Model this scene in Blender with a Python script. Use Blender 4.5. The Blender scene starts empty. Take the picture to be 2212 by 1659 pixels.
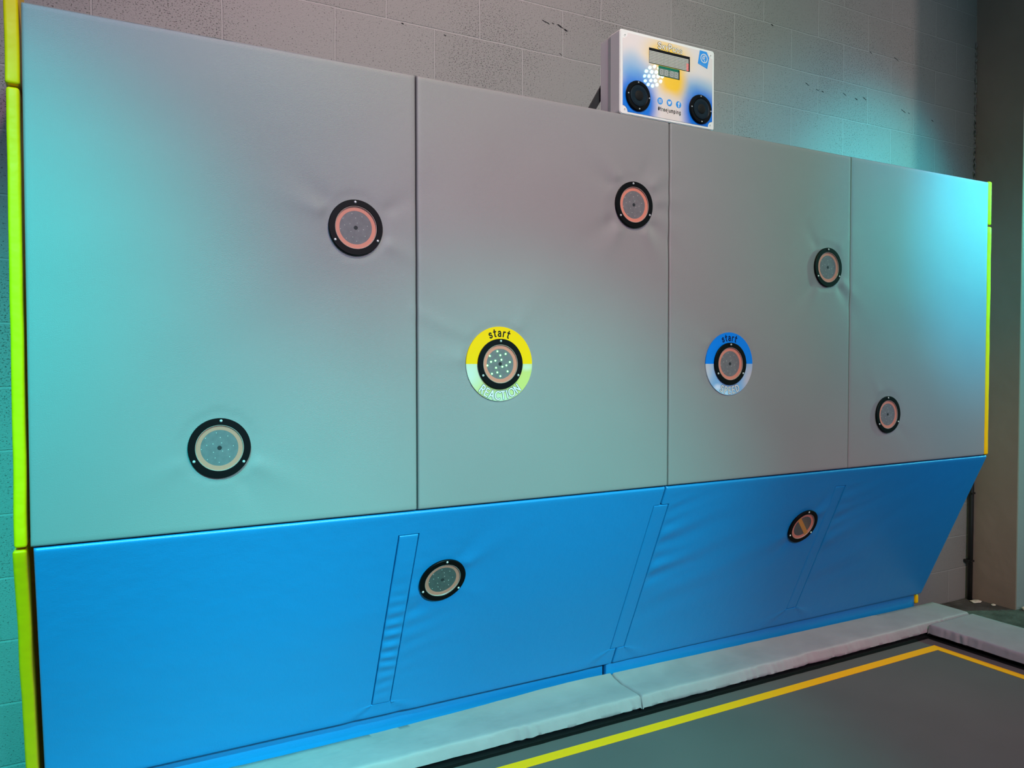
import bpy, bmesh, math, random
from mathutils import Vector, Matrix, noise
scene = bpy.context.scene
random.seed(7)
# ------------------------------------------------------------------ camera
F_PX = 1680.0
yaw, pitch, roll = 0.4968, -0.0275, -0.0008
cam_data = bpy.data.cameras.new('camera'); cam = bpy.data.objects.new('camera', cam_data)
scene.collection.objects.link(cam); scene.camera = cam
cam_data.sensor_width = 36.0; cam_data.lens = F_PX / 2212 * 36.0; cam_data.clip_start = 0.02
fw = Vector((math.sin(yaw)*math.cos(pitch), math.cos(yaw)*math.cos(pitch), math.sin(pitch)))
rt = Vector((math.cos(yaw), -math.sin(yaw), 0)); up = rt.cross(fw)
r2 = rt*math.cos(roll) + up*math.sin(roll); u2 = -rt*math.sin(roll) + up*math.cos(roll)
M = Matrix((r2, u2, -fw)).transposed().to_4x4(); M.translation = Vector((.1363, -2.2474, .4603))
cam.matrix_world = M
# ------------------------------------------------------------------ world and lights
world = bpy.data.worlds.new('world'); scene.world = world; world.use_nodes = True
bg = world.node_tree.nodes['Background']; bg.inputs[0].default_value = (.12, .20, .25, 1); bg.inputs[1].default_value = 1.0
def area(name, loc, target, size, power, col, spread=180):
    l = bpy.data.lights.new(name, 'AREA'); l.shape = 'DISK'; l.size = size; l.energy = power; l.color = col; l.spread = math.radians(spread)
    o = bpy.data.objects.new(name, l); scene.collection.objects.link(o); o.location = loc
    o.rotation_euler = (Vector(target)-Vector(loc)).to_track_quat('-Z', 'Y').to_euler(); return o
def spot(name, loc, target, power, col, ang, blend=1.0, rad=.06):
    l = bpy.data.lights.new(name, 'SPOT'); l.energy = power; l.color = col; l.spot_size = math.radians(ang); l.spot_blend = blend; l.shadow_soft_size = rad
    o = bpy.data.objects.new(name, l); scene.collection.objects.link(o); o.location = loc
    o.rotation_euler = (Vector(target)-Vector(loc)).to_track_quat('-Z', 'Y').to_euler(); return o
spot('hall_spot_high', (1.5, -2.7, 3.5), (1.75, 0, 1.15), 235, (0.574, 1.000, 0.255), 84, 1.0, 0.25)
spot('hall_spot_far', (1.0, -5.5, 3.0), (1.8, 0, .3), 580, (0.155, 0.776, 1.000), 62, 1.0, 0.3)
spot('pink_spot_front', (1.2, -4.5, 2.2), (1.8, .2, -.6), 580, (1.000, 0.172, 0.328), 50, 1.0, 0.25)
spot('pink_spot_upper', (1.0, -3.5, 4.4), (1.25, .75, 2.1), 920, (1.000, 0.359, 0.609), 50, 1.0, 0.2)
spot('cyan_fill_bed', (1.3, -1.9, 3.0), (1.25, -.1, -.9), 200, (0.000, 1.000, 0.750), 40, 1.0, 0.06)  # added fill that brings more cyan onto the trampoline bed
spot('warm_fill_pier', (2.4, -3.8, 1.5), (5.14, .6, -.35), 260, (1.000, 0.346, 0.154), 24, 1.0, 0.2)  # added fill to redden the return wall, not a known lamp
spot('teal_spot_right', (1.0, -5.2, 1.9), (5.14, .6, .2), 400, (0.300, 0.750, 1.000), 26, 1.0, 0.2)
spot('cyan_spot_left', (-.45, -1.9, 2.95), (-.1, .2, .05), 170, (0.294, 0.529, 1.000), 60, 1.0, 0.06)
spot('cyan_spot_low_left', (-.6, -3.3, 2.9), (-.36, .4, -.55), 1520, (0.000, 1.000, 0.950), 41, 1.0, 0.06)
spot('wall_fill_right', (3.0, -3.0, 4.0), (3.75, .75, 1.85), 210, (1.000, 0.833, 0.786), 44, 1.0, 0.2)  # added fill that lifts the upper block wall, not a known hall lamp
spot('cyan_spot_middle', (1.6, -4.6, 2.2), (1.35, .2, -.72), 1080, (0.000, 1.000, 0.944), 33, 1.0, 0.06)
spot('cyan_spot_right', (4.05, -2.62, 2.69), (4.06, .0, 1.14), 980, (0.000, 0.571, 1.000), 29, 1.0, 0.06)
spot('cyan_spot_right_wide', (4.05, -2.62, 2.69), (3.95, .0, 1.3), 390, (0.000, 0.605, 1.000), 46, 1.0, 0.06)
spot('cyan_spot_right_top', (4.05, -2.62, 3.3), (4.2, .75, 1.2), 640, (0.000, 0.969, 1.000), 27, 1.0, 0.06)
spot('pad_spot_right', (3.2, -2.6, 2.2), (3.9, -.2, -.9), 190, (1.000, 0.211, 0.316), 50, 1.0, 0.2)
spot('far_right_high', (8.4, -1.1, 3.6), (4.6, .7, 2.0), 170, (1.000, 0.735, 0.676), 60, 1.0, 0.12)
spot('far_right_low', (8.4, -1.1, 2.2), (4.9, .6, .4), 640, (0.156, 1.000, 0.688), 50, 1.0, 0.12)
scene.view_settings.view_transform = 'Standard'; scene.view_settings.look = 'None'
scene.view_settings.exposure = 0.0; scene.view_settings.gamma = 1.0; scene.view_settings.use_curve_mapping = False

# ------------------------------------------------------------------ materials
def mat(name, col, rough=.5, spec=.5, metal=0.0, bump=None, emit=None, var=None, coat=0.0):
    m = bpy.data.materials.new(name); m.use_nodes = True; nt = m.node_tree; b = nt.nodes['Principled BSDF']
    b.inputs['Base Color'].default_value = (*col, 1); b.inputs['Roughness'].default_value = rough
    b.inputs['Specular IOR Level'].default_value = spec; b.inputs['Metallic'].default_value = metal
    b.inputs['Coat Weight'].default_value = coat
    tc = nt.nodes.new('ShaderNodeTexCoord')
    if emit: b.inputs['Emission Color'].default_value = (*emit[0], 1); b.inputs['Emission Strength'].default_value = emit[1]
    if var:   # (noise scale, amount)
        n = nt.nodes.new('ShaderNodeTexNoise'); n.inputs['Scale'].default_value = var[0]; n.inputs['Detail'].default_value = 6
        nt.links.new(tc.outputs['Object'], n.inputs['Vector'])
        mr = nt.nodes.new('ShaderNodeMapRange'); mr.inputs[1].default_value = .3; mr.inputs[2].default_value = .7
        mr.inputs[3].default_value = 1-var[1]; mr.inputs[4].default_value = 1+var[1]
        nt.links.new(n.outputs['Fac'], mr.inputs[0])
        mx = nt.nodes.new('ShaderNodeVectorMath'); mx.operation = 'SCALE'; mx.inputs[0].default_value = col
        nt.links.new(mr.outputs[0], mx.inputs['Scale']); nt.links.new(mx.outputs[0], b.inputs['Base Color'])
    if bump:  # list of (scale, distance, detail)
        prev = None
        for sc_, di, de in bump:
            n = nt.nodes.new('ShaderNodeTexNoise'); n.inputs['Scale'].default_value = sc_; n.inputs['Detail'].default_value = de
            nt.links.new(tc.outputs['Object'], n.inputs['Vector'])
            bp = nt.nodes.new('ShaderNodeBump'); bp.inputs['Strength'].default_value = 1; bp.inputs['Distance'].default_value = di
            nt.links.new(n.outputs['Fac'], bp.inputs['Height'])
            if prev: nt.links.new(prev.outputs[0], bp.inputs['Normal'])
            prev = bp
        nt.links.new(prev.outputs[0], b.inputs['Normal'])
    return m
grain = [(600, .00045, 2), (1500, .0002, 1)]
m_grey = mat('grey_vinyl', (.225, .215, .215), .42, .5, bump=grain, var=(1.6, .03))
m_blue = mat('blue_vinyl', (.007, .21, .50), .38, .5, bump=[(300, .0004, 2), (14, .0016, 3)])
m_yellow = mat('yellow_vinyl', (.92, .46, .0), .45, .15, bump=[(25, .002, 2)])
m_floorpad = mat('worn_grey_vinyl', (.31, .265, .28), .62, .3, bump=[(16, .003, 3), (300, .0003, 2)], var=(7, .07))
m_black = mat('black_plastic', (.002, .002, .0025), .45, .12)
m_blacksteel = mat('black_steel', (.010, .010, .011), .4, .5)
m_web = mat('black_webbing', (.005, .005, .005), .9, .1, bump=[(300, .001, 2)])
m_bed = mat('trampoline_mesh', (.105, .092, .09), .75, .25, bump=[(700, .0006, 2)], var=(3, .06))
m_line = mat('yellow_line', (.97, .43, .0), .6, .2)
m_copper = mat('copper_ring', (.62, .20, .13), .42, .4, bump=[(500, .0003, 1)])
m_board = mat('circuit_board', (.135, .125, .13), .4, .3, var=(60, .12))
m_board2 = mat('dark_circuit_board', (.05, .06, .055), .4, .5, var=(60, .2))
m_screw = mat('screw_steel', (.75, .75, .74), .25, .5, metal=.55)
m_led_off = mat('led_off', (.55, .55, .5), .3)
m_led_green = mat('led_green', (.02, .3, .08), .3, emit=((.10, 1.0, .13), 13))
m_white = mat('white_enclosure', (.72, .69, .67), .3, .5)
m_dark = mat('dark_gap', (.01, .01, .012), .8, .2)
m_ink = mat('black_ink', (.004, .004, .005), .5, .15)
m_outline = mat('outline_ink', (.03, .035, .035), .4)
m_letter = mat('letter_white', (.66, .64, .64), .4, .3)
m_signyellow = mat('sign_yellow', (.82, .46, .0), .3, .3)
m_signblue = mat('sign_blue', (.0, .19, .72), .22, .5)
m_tape = mat('amber_tape', (.50, .22, .02), .5)
m_iconblue = mat('icon_blue', (.03, .25, .68), .25)
m_cone = mat('speaker_cone', (.004, .009, .016), .35, .25)
m_cap = mat('speaker_dust_cap', (.004, .004, .004), .7, .2)
m_pcb = mat('green_circuit_board', (.0, .13, .07), .4)
m_seg = mat('segment_face', (.22, .23, .21), .3)
m_segdigit = mat('segment_digit', (.42, .43, .40), .4)
m_matrix = mat('matrix_face', (.19, .18, .16), .4)
m_dot = mat('matrix_dot', (.66, .64, .58), .4)
m_reddot = mat('red_dot', (.8, .1, .1), .4, emit=((1, .14, .13), 1.4))
m_lamp = mat('lamp_led', (.8, 1, 1), .4, emit=((.42, 1.0, .93), 60))
m_scrap = mat('scrap', (.75, .72, .6), .8, var=(60, .2))
m_concrete = mat('concrete_floor', (.085, .085, .078), .85, .3, bump=[(30, .01, 5), (200, .003, 3)], var=(9, .35))
m_render = mat('painted_render', (.26, .19, .16), .65, .3, bump=[(5, .01, 4), (150, .0006, 3)], var=(2.5, .07))
m_front = mat('painted_pier_face', (.27, .29, .30), .55, .3, bump=[(90, .001, 3)])

def glass():
    m = bpy.data.materials.new('clear_cover'); m.use_nodes = True; nt = m.node_tree; nt.nodes.clear()
    o = nt.nodes.new('ShaderNodeOutputMaterial'); t = nt.nodes.new('ShaderNodeBsdfTransparent'); g = nt.nodes.new('ShaderNodeBsdfGlossy')
    d = nt.nodes.new('ShaderNodeBsdfDiffuse'); d.inputs[0].default_value = (.7, .7, .72, 1)
    g.inputs['Roughness'].default_value = .12; g.inputs[0].default_value = (1, 1, 1, 1)
    m1 = nt.nodes.new('ShaderNodeMixShader'); m2 = nt.nodes.new('ShaderNodeMixShader'); m1.inputs[0].default_value = .025; m2.inputs[0].default_value = .035
    nt.links.new(t.outputs[0], m1.inputs[1]); nt.links.new(d.outputs[0], m1.inputs[2])
    nt.links.new(m1.outputs[0], m2.inputs[1]); nt.links.new(g.outputs[0], m2.inputs[2])
    nt.links.new(m2.outputs[0], o.inputs[0]); return m
m_glass = glass()
m_lip = mat('clear_lip', (.34, .25, .22), .25, .4)

BW, BH, BX0, BZ0 = .4148, .2074, .1571, 1.8328
def block_material():
    m = bpy.data.materials.new('painted_blockwork'); m.use_nodes = True; nt = m.node_tree; b = nt.nodes['Principled BSDF']
    b.inputs['Roughness'].default_value = .6; b.inputs['Specular IOR Level'].default_value = .3
    tc = nt.nodes.new('ShaderNodeTexCoord'); sp = nt.nodes.new('ShaderNodeSeparateXYZ'); nt.links.new(tc.outputs['Object'], sp.inputs[0])
    cb = nt.nodes.new('ShaderNodeCombineXYZ')
    def add(sock, v):
        a = nt.nodes.new('ShaderNodeMath'); a.operation = 'ADD'; nt.links.new(sock, a.inputs[0]); a.inputs[1].default_value = v; return a.outputs[0]
    nt.links.new(add(sp.outputs[0], -BX0 + 20*BW), cb.inputs[0]); nt.links.new(add(sp.outputs[2], -BZ0 + 20*BH), cb.inputs[1])
    # slightly wandering joints
    wn = nt.nodes.new('ShaderNodeTexNoise'); wn.inputs['Scale'].default_value = 7; nt.links.new(tc.outputs['Object'], wn.inputs['Vector'])
    ws = nt.nodes.new('ShaderNodeVectorMath'); ws.operation = 'SCALE'; ws.inputs['Scale'].default_value = .008; nt.links.new(wn.outputs['Color'], ws.inputs[0])
    wa = nt.nodes.new('ShaderNodeVectorMath'); wa.operation = 'ADD'; nt.links.new(cb.outputs[0], wa.inputs[0]); nt.links.new(ws.outputs[0], wa.inputs[1])
    wb = nt.nodes.new('ShaderNodeVectorMath'); wb.operation = 'ADD'; nt.links.new(wa.outputs[0], wb.inputs[0]); wb.inputs[1].default_value = (-.004, -.004, 0)
    br = nt.nodes.new('ShaderNodeTexBrick'); br.offset = .5; br.offset_frequency = 2; br.squash = 1
    br.inputs['Scale'].default_value = 1; br.inputs['Brick Width'].default_value = BW; br.inputs['Row Height'].default_value = BH
    br.inputs['Mortar Size'].default_value = .0042; br.inputs['Mortar Smooth'].default_value = .35; br.inputs['Bias'].default_value = 0
    br.inputs['Color1'].default_value = (.232, .225, .212, 1); br.inputs['Color2'].default_value = (.25, .243, .23, 1); br.inputs['Mortar'].default_value = (.31, .30, .285, 1)
    nt.links.new(wb.outputs[0], br.inputs['Vector'])
    # pores: small open pits in the block face
    pn = nt.nodes.new('ShaderNodeTexNoise'); pn.inputs['Scale'].default_value = 240; pn.inputs['Detail'].default_value = 3; pn.inputs['Roughness'].default_value = .6
    mp = nt.nodes.new('ShaderNodeMapping'); mp.inputs['Scale'].default_value = (.62, 1, 1.0); nt.links.new(tc.outputs['Object'], mp.inputs[0]); nt.links.new(mp.outputs[0], pn.inputs['Vector'])
    big = nt.nodes.new('ShaderNodeTexNoise'); big.inputs['Scale'].default_value = 2.2; big.inputs['Detail'].default_value = 2; nt.links.new(tc.outputs['Object'], big.inputs['Vector'])
    bm_ = nt.nodes.new('ShaderNodeMapRange'); bm_.inputs[1].default_value = .35; bm_.inputs[2].default_value = .65; bm_.inputs[3].default_value = .045; bm_.inputs[4].default_value = -.02
    nt.links.new(big.outputs['Fac'], bm_.inputs[0])
    sb = nt.nodes.new('ShaderNodeMath'); sb.operation = 'SUBTRACT'; nt.links.new(pn.outputs['Fac'], sb.inputs[0]); nt.links.new(bm_.outputs[0], sb.inputs[1])
    pr = nt.nodes.new('ShaderNodeMapRange'); pr.inputs[1].default_value = .60; pr.inputs[2].default_value = .70; nt.links.new(sb.outputs[0], pr.inputs[0])
    inv = nt.nodes.new('ShaderNodeMath'); inv.operation = 'SUBTRACT'; inv.inputs[0].default_value = 1; nt.links.new(br.outputs['Fac'], inv.inputs[1])
    pm = nt.nodes.new('ShaderNodeMath'); pm.operation = 'MULTIPLY'; nt.links.new(pr.outputs[0], pm.inputs[0]); nt.links.new(inv.outputs[0], pm.inputs[1])
    mx = nt.nodes.new('ShaderNodeMix'); mx.data_type = 'RGBA'; nt.links.new(pm.outputs[0], mx.inputs[0]); nt.links.new(br.outputs['Color'], mx.inputs[6]); mx.inputs[7].default_value = (.13, .125, .118, 1)
    nt.links.new(mx.outputs[2], b.inputs['Base Color'])
    # relief: joints a touch recessed with a raised bead, pits sunk
    r1 = nt.nodes.new('ShaderNodeMath'); r1.operation = 'MULTIPLY'; nt.links.new(br.outputs['Fac'], r1.inputs[0]); r1.inputs[1].default_value = -1.0
    r2_ = nt.nodes.new('ShaderNodeMath'); r2_.operation = 'SUBTRACT'; nt.links.new(r1.outputs[0], r2_.inputs[0]); nt.links.new(pm.outputs[0], r2_.inputs[1])
    bp = nt.nodes.new('ShaderNodeBump'); bp.inputs['Distance'].default_value = .0024; nt.links.new(r2_.outputs[0], bp.inputs['Height'])
    fn = nt.nodes.new('ShaderNodeTexNoise'); fn.inputs['Scale'].default_value = 220; nt.links.new(tc.outputs['Object'], fn.inputs['Vector'])
    b2 = nt.nodes.new('ShaderNodeBump'); b2.inputs['Distance'].default_value = .0012; nt.links.new(fn.outputs['Fac'], b2.inputs['Height']); nt.links.new(bp.outputs[0], b2.inputs['Normal'])
    nt.links.new(b2.outputs[0], b.inputs['Normal']); return m
m_block = block_material()

def blend_print(name, base, blobs, rough=.12, noise_amt=.0):
    """printed artwork: base ink with soft airbrushed blobs (x, y, rx, ry, color, inner, outer)"""
    m = bpy.data.materials.new(name); m.use_nodes = True; nt = m.node_tree; b = nt.nodes['Principled BSDF']
    b.inputs['Roughness'].default_value = rough; tc = nt.nodes.new('ShaderNodeTexCoord')
    cur = nt.nodes.new('ShaderNodeRGB'); cur.outputs[0].default_value = (*base, 1); cur = cur.outputs[0]
    for x, y, rx, ry, col, i0, i1 in blobs:
        s1 = nt.nodes.new('ShaderNodeVectorMath'); s1.operation = 'SUBTRACT'; nt.links.new(tc.outputs['Object'], s1.inputs[0]); s1.inputs[1].default_value = (x, y, 0)
        s2 = nt.nodes.new('ShaderNodeVectorMath'); s2.operation = 'MULTIPLY'; nt.links.new(s1.outputs[0], s2.inputs[0]); s2.inputs[1].default_value = (1/rx, 1/ry, 0)
        ln = nt.nodes.new('ShaderNodeVectorMath'); ln.operation = 'LENGTH'; nt.links.new(s2.outputs[0], ln.inputs[0])
        val = ln.outputs['Value']
        if noise_amt:
            n = nt.nodes.new('ShaderNodeTexNoise'); n.inputs['Scale'].default_value = 22; nt.links.new(tc.outputs['Object'], n.inputs['Vector'])
            k = nt.nodes.new('ShaderNodeMath'); k.operation = 'MULTIPLY_ADD'; nt.links.new(n.outputs['Fac'], k.inputs[0]); k.inputs[1].default_value = noise_amt; nt.links.new(val, k.inputs[2]); val = k.outputs[0]
        mr = nt.nodes.new('ShaderNodeMapRange'); mr.interpolation_type = 'SMOOTHSTEP'; mr.inputs[1].default_value = i0; mr.inputs[2].default_value = i1; mr.inputs[3].default_value = 1; mr.inputs[4].default_value = 0
        nt.links.new(val, mr.inputs[0])
        mx = nt.nodes.new('ShaderNodeMix'); mx.data_type = 'RGBA'; nt.links.new(mr.outputs[0], mx.inputs[0]); nt.links.new(cur, mx.inputs[6]); mx.inputs[7].default_value = (*col, 1); cur = mx.outputs[2]
    nt.links.new(cur, b.inputs['Base Color']); return m

# ------------------------------------------------------------------ helpers
def link(o, parent=None):
    scene.collection.objects.link(o)
    if parent: o.parent = parent
    return o
def tag(o, label=None, cat=None, group=None, kind=None):
    if label: o['label'] = label
    if cat: o['category'] = cat
    if group: o['group'] = group
    if kind: o['kind'] = kind
    return o
def empty(name, loc, rx=0.0, rz=0.0):
    o = bpy.data.objects.new(name, None); o.empty_display_size = .05; o.location = loc; o.rotation_euler = (rx, 0, rz); return link(o)
def mesh_obj(name, verts, faces, m, parent=None, smooth=False):
    me = bpy.data.meshes.new(name); me.from_pydata([tuple(v) for v in verts], [], faces); me.materials.append(m); me.update()
    bm = bmesh.new(); bm.from_mesh(me); bmesh.ops.recalc_face_normals(bm, faces=bm.faces); bm.to_mesh(me); bm.free()
    if smooth: me.shade_smooth()
    return link(bpy.data.objects.new(name, me), parent)
def box_bm(bm, lo, hi, bev=0.0, seg=2):
    r = bmesh.ops.create_cube(bm, size=1); vs = r['verts']
    for v in vs: v.co = Vector([lo[i] + (v.co[i]+.5)*(hi[i]-lo[i]) for i in range(3)])
    if bev:
        es = {e for v in vs for e in v.link_edges}
        bmesh.ops.bevel(bm, geom=list(es), offset=bev, segments=seg, affect='EDGES', profile=.5)
def bm_obj(name, bm, m, parent=None, smooth=False):
    me = bpy.data.meshes.new(name); bmesh.ops.recalc_face_normals(bm, faces=bm.faces); bm.to_mesh(me); bm.free(); me.materials.append(m)
    if smooth: me.shade_smooth()
    return link(bpy.data.objects.new(name, me), parent)
def box(name, lo, hi, m, parent=None, bev=0.0, seg=2):
    bm = bmesh.new(); box_bm(bm, lo, hi, bev, seg); return bm_obj(name, bm, m, parent, smooth=False)
def lathe(name, prof, m, parent=None, n=72, loc=(0, 0, 0), closed=False, smooth=True, scale=(1, 1)):
    """prof: (r, z) list turned about local z"""
    vs, fs = [], []
    for r, z in prof:
        for k in range(n):
            a = 2*math.pi*k/n; vs.append((loc[0]+r*math.cos(a)*scale[0], loc[1]+r*math.sin(a)*scale[1], loc[2]+z))
    P = len(prof)
    for i in range(P if closed else P-1):
        j = (i+1) % P
        for k in range(n):
            fs.append((i*n+k, i*n+(k+1) % n, j*n+(k+1) % n, j*n+k))
    if not closed:
        if prof[0][0] > 1e-5: fs.append(tuple(range(n)))
        if prof[-1][0] > 1e-5: fs.append(tuple((P-1)*n+k for k in range(n)))
    o = mesh_obj(name, vs, fs, m, parent, smooth)
    if smooth: o.data.set_sharp_from_angle(angle=math.radians(35))
    return o
def prism(name, poly, z0, z1, m, parent=None, bev=0.0):
    bm = bmesh.new(); vs = [bm.verts.new((x, y, z0)) for x, y in poly]; f = bm.faces.new(vs)
    r = bmesh.ops.extrude_face_region(bm, geom=[f]); bmesh.ops.translate(bm, verts=[v for v in r['geom'] if isinstance(v, bmesh.types.BMVert)], vec=(0, 0, z1-z0))
    if bev: bmesh.ops.bevel(bm, geom=list(bm.edges), offset=bev, segments=2, affect='EDGES')
    return bm_obj(name, bm, m, parent)
def tube(bm, pts, r, n=10):
    rings = []
    for i, p in enumerate(pts):
        p = Vector(p); d = (Vector(pts[min(i+1, len(pts)-1)]) - Vector(pts[max(i-1, 0)])).normalized()
        a = d.orthogonal().normalized(); b = d.cross(a)
        rings.append([bm.verts.new(p + a*r*math.cos(t*2*math.pi/n) + b*r*math.sin(t*2*math.pi/n)) for t in range(n)])
    for i in range(len(rings)-1):
        for k in range(n): bm.faces.new((rings[i][k], rings[i][(k+1) % n], rings[i+1][(k+1) % n], rings[i+1][k]))
    bm.faces.new(rings[0]); bm.faces.new(rings[-1][::-1])
def axis_samples(length, r, step, extra=()):
    s = [0, .08*r, .3*r, .6*r, r]
    s += [length - x for x in s]
    n = max(2, int((length-2*r)/step)); s += [r + (length-2*r)*i/n for i in range(1, n)]
    for e in extra: s += [e-.006, e-.003, e-.0012, e+.0012, e+.003, e+.006]
    s = sorted(x for x in s if 0 <= x <= length); o = [s[0]]
    for x in s[1:]:
        if x-o[-1] > 4e-4: o.append(x)
    return o
def padded(name, w, h, thick, r, heightf, m, parent=None, step=.012, exu=(), exv=(), inset=0.0):
    """upholstered board lying in local xy (0..w, 0..h), soft face at z=0, edges rolled over with radius r"""
    U, V = axis_samples(w, r, step, exu), axis_samples(h, r, step, exv)
    def edge(d):
        if d >= r: return 0.0
        return -r + math.sqrt(max(0, r*r-(r-d)**2))
    vs = []; nu, nv = len(U), len(V)
    for v in V:
        for u in U:
            e = edge(min(u, w-u)) + edge(min(v, h-v)); e = max(e, -1.3*r)
            vs.append((u, v, e + heightf(u, v)))
    fs = [(j*nu+i, j*nu+i+1, (j+1)*nu+i+1, (j+1)*nu+i) for j in range(nv-1) for i in range(nu-1)]
    loop = [i for i in range(nu)] + [j*nu+nu-1 for j in range(1, nv)] + [(nv-1)*nu+i for i in range(nu-2, -1, -1)] + [j*nu for j in range(nv-2, 0, -1)]
    base = len(vs)
    for k in loop: vs.append((vs[k][0], vs[k][1]-(inset if vs[k][1] > h-1e-6 else 0), -thick))
    L = len(loop)
    for k in range(L): fs.append((loop[k], base+k, base+(k+1) % L, loop[(k+1) % L]))
    fs.append(tuple(base+k for k in range(L)))
    o = mesh_obj(name, vs, fs, m, parent, smooth=True); o.data.set_sharp_from_angle(angle=math.radians(60)); return o
def nz(x, y, s, seed=0.0): return noise.noise(Vector((x*s, y*s, seed)))

def A_(cx, cy, rx, ry, a0, a1, n=14):
    return [(cx+rx*math.cos(math.radians(a0+(a1-a0)*k/n)), cy+ry*math.sin(math.radians(a0+(a1-a0)*k/n))) for k in range(n+1)]
# letter skeletons: advance width and strokes, cap height 1, x-height .70
GL = {
 'S': (.60, [A_(.28, .755, .21, .215, 25, 270) + A_(.28, .27, .24, .27, 90, -155)]),
 'K': (.62, [[(.08, 0), (.08, 1)], [(.55, 1), (.10, .46)], [(.26, .62), (.58, 0)]]),
 'Y': (.62, [[(.02, 1), (.30, .48), (.58, 1)], [(.30, .48), (.30, 0)]]),
 'P': (.60, [[(.08, 0), (.08, 1)], [(.08, 1), (.26, 1)] + A_(.28, .73, .25, .27, 85, -85) + [(.26, .46), (.08, .46)]]),
 'O': (.90, [A_(.44, .5, .42, .5, 0, 360, 32)]),
 'D': (.74, [[(.08, 0), (.08, 1)], [(.08, 1), (.22, 1)] + A_(.24, .5, .43, .5, 86, -86, 20) + [(.22, 0), (.08, 0)]]),
 'R': (.64, [[(.08, 0), (.08, 1)], [(.08, 1), (.26, 1)] + A_(.28, .74, .25, .26, 85, -85) + [(.26, .48), (.08, .48)], [(.30, .48), (.58, 0)]]),
 'E': (.56, [[(.52, 1), (.08, 1), (.08, 0), (.52, 0)], [(.08, .52), (.48, .52)]]),
 'A': (.74, [[(.03, 0), (.37, 1)], [(.37, 1), (.71, 0)], [(.14, .32), (.60, .32)]]),
 'C': (.80, [A_(.46, .5, .42, .5, 48, 312, 26)]),
 'T': (.62, [[(.02, 1), (.58, 1)], [(.30, 1), (.30, 0)]]),
 'I': (.26, [[(.12, 0), (.12, 1)]]),
 'N': (.76, [[(.08, 0), (.08, 1)], [(.08, 1), (.66, 0)], [(.66, 0), (.66, 1)]]),
 's': (.50, [A_(.23, .53, .165, .16, 20, 270) + A_(.23, .19, .185, .18, 90, -160)]),
 't': (.40, [[(.17, .95), (.17, .16)] + A_(.29, .15, .12, .14, 180, 280, 8), [(.02, .68), (.36, .68)]]),
 'a': (.56, [A_(.25, .50, .19, .19, 150, 5) + [(.44, .48), (.44, 0)], A_(.26, .20, .19, .19, 60, 330, 18)]),
 'r': (.42, [[(.08, 0), (.08, .68)], A_(.28, .46, .20, .22, 180, 75, 8)]),
 'f': (.36, [[(.15, 0), (.15, .78)] + A_(.30, .80, .15, .17, 180, 95, 8), [(.0, .66), (.32, .66)]]),
 'e': (.60, [[(.07, .36), (.50, .36)], A_(.285, .35, .225, .33, 3, 315, 22)]),
 'j': (.28, [[(.12, .68), (.12, -.16)] + A_(-.02, -.14, .14, .14, 0, -80, 8), [(.12, .93), (.12, .95)]]),
 'u': (.58, [[(.08, .68), (.08, .24)] + A_(.27, .23, .19, .22, 180, 360, 12) + [(.46, .68)], [(.46, .3), (.46, 0)]]),
 'm': (.86, [[(.08, 0), (.08, .68)], A_(.25, .48, .16, .20, 180, 0, 10) + [(.41, 0)], A_(.58, .48, .16, .20, 180, 0, 10) + [(.74, 0)]]),
 'p': (.60, [[(.08, -.28), (.08, .68)], A_(.29, .34, .21, .33, 0, 360, 22)]),
 'i': (.24, [[(.10, 0), (.10, .68)], [(.10, .93), (.10, .95)]]),
 'n': (.58, [[(.08, 0), (.08, .68)], A_(.27, .46, .19, .22, 180, 0, 12) + [(.46, 0)]]),
 'g': (.60, [A_(.27, .34, .21, .33, 0, 360, 22), [(.48, .68), (.48, -.08)] + A_(.27, -.08, .21, .19, 0, -150, 12)]),
 '#': (.66, [[(.22, .05), (.30, .95)], [(.42, .05), (.50, .95)], [(.06, .33), (.60, .33)], [(.10, .66), (.64, .66)]]),
}
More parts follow.
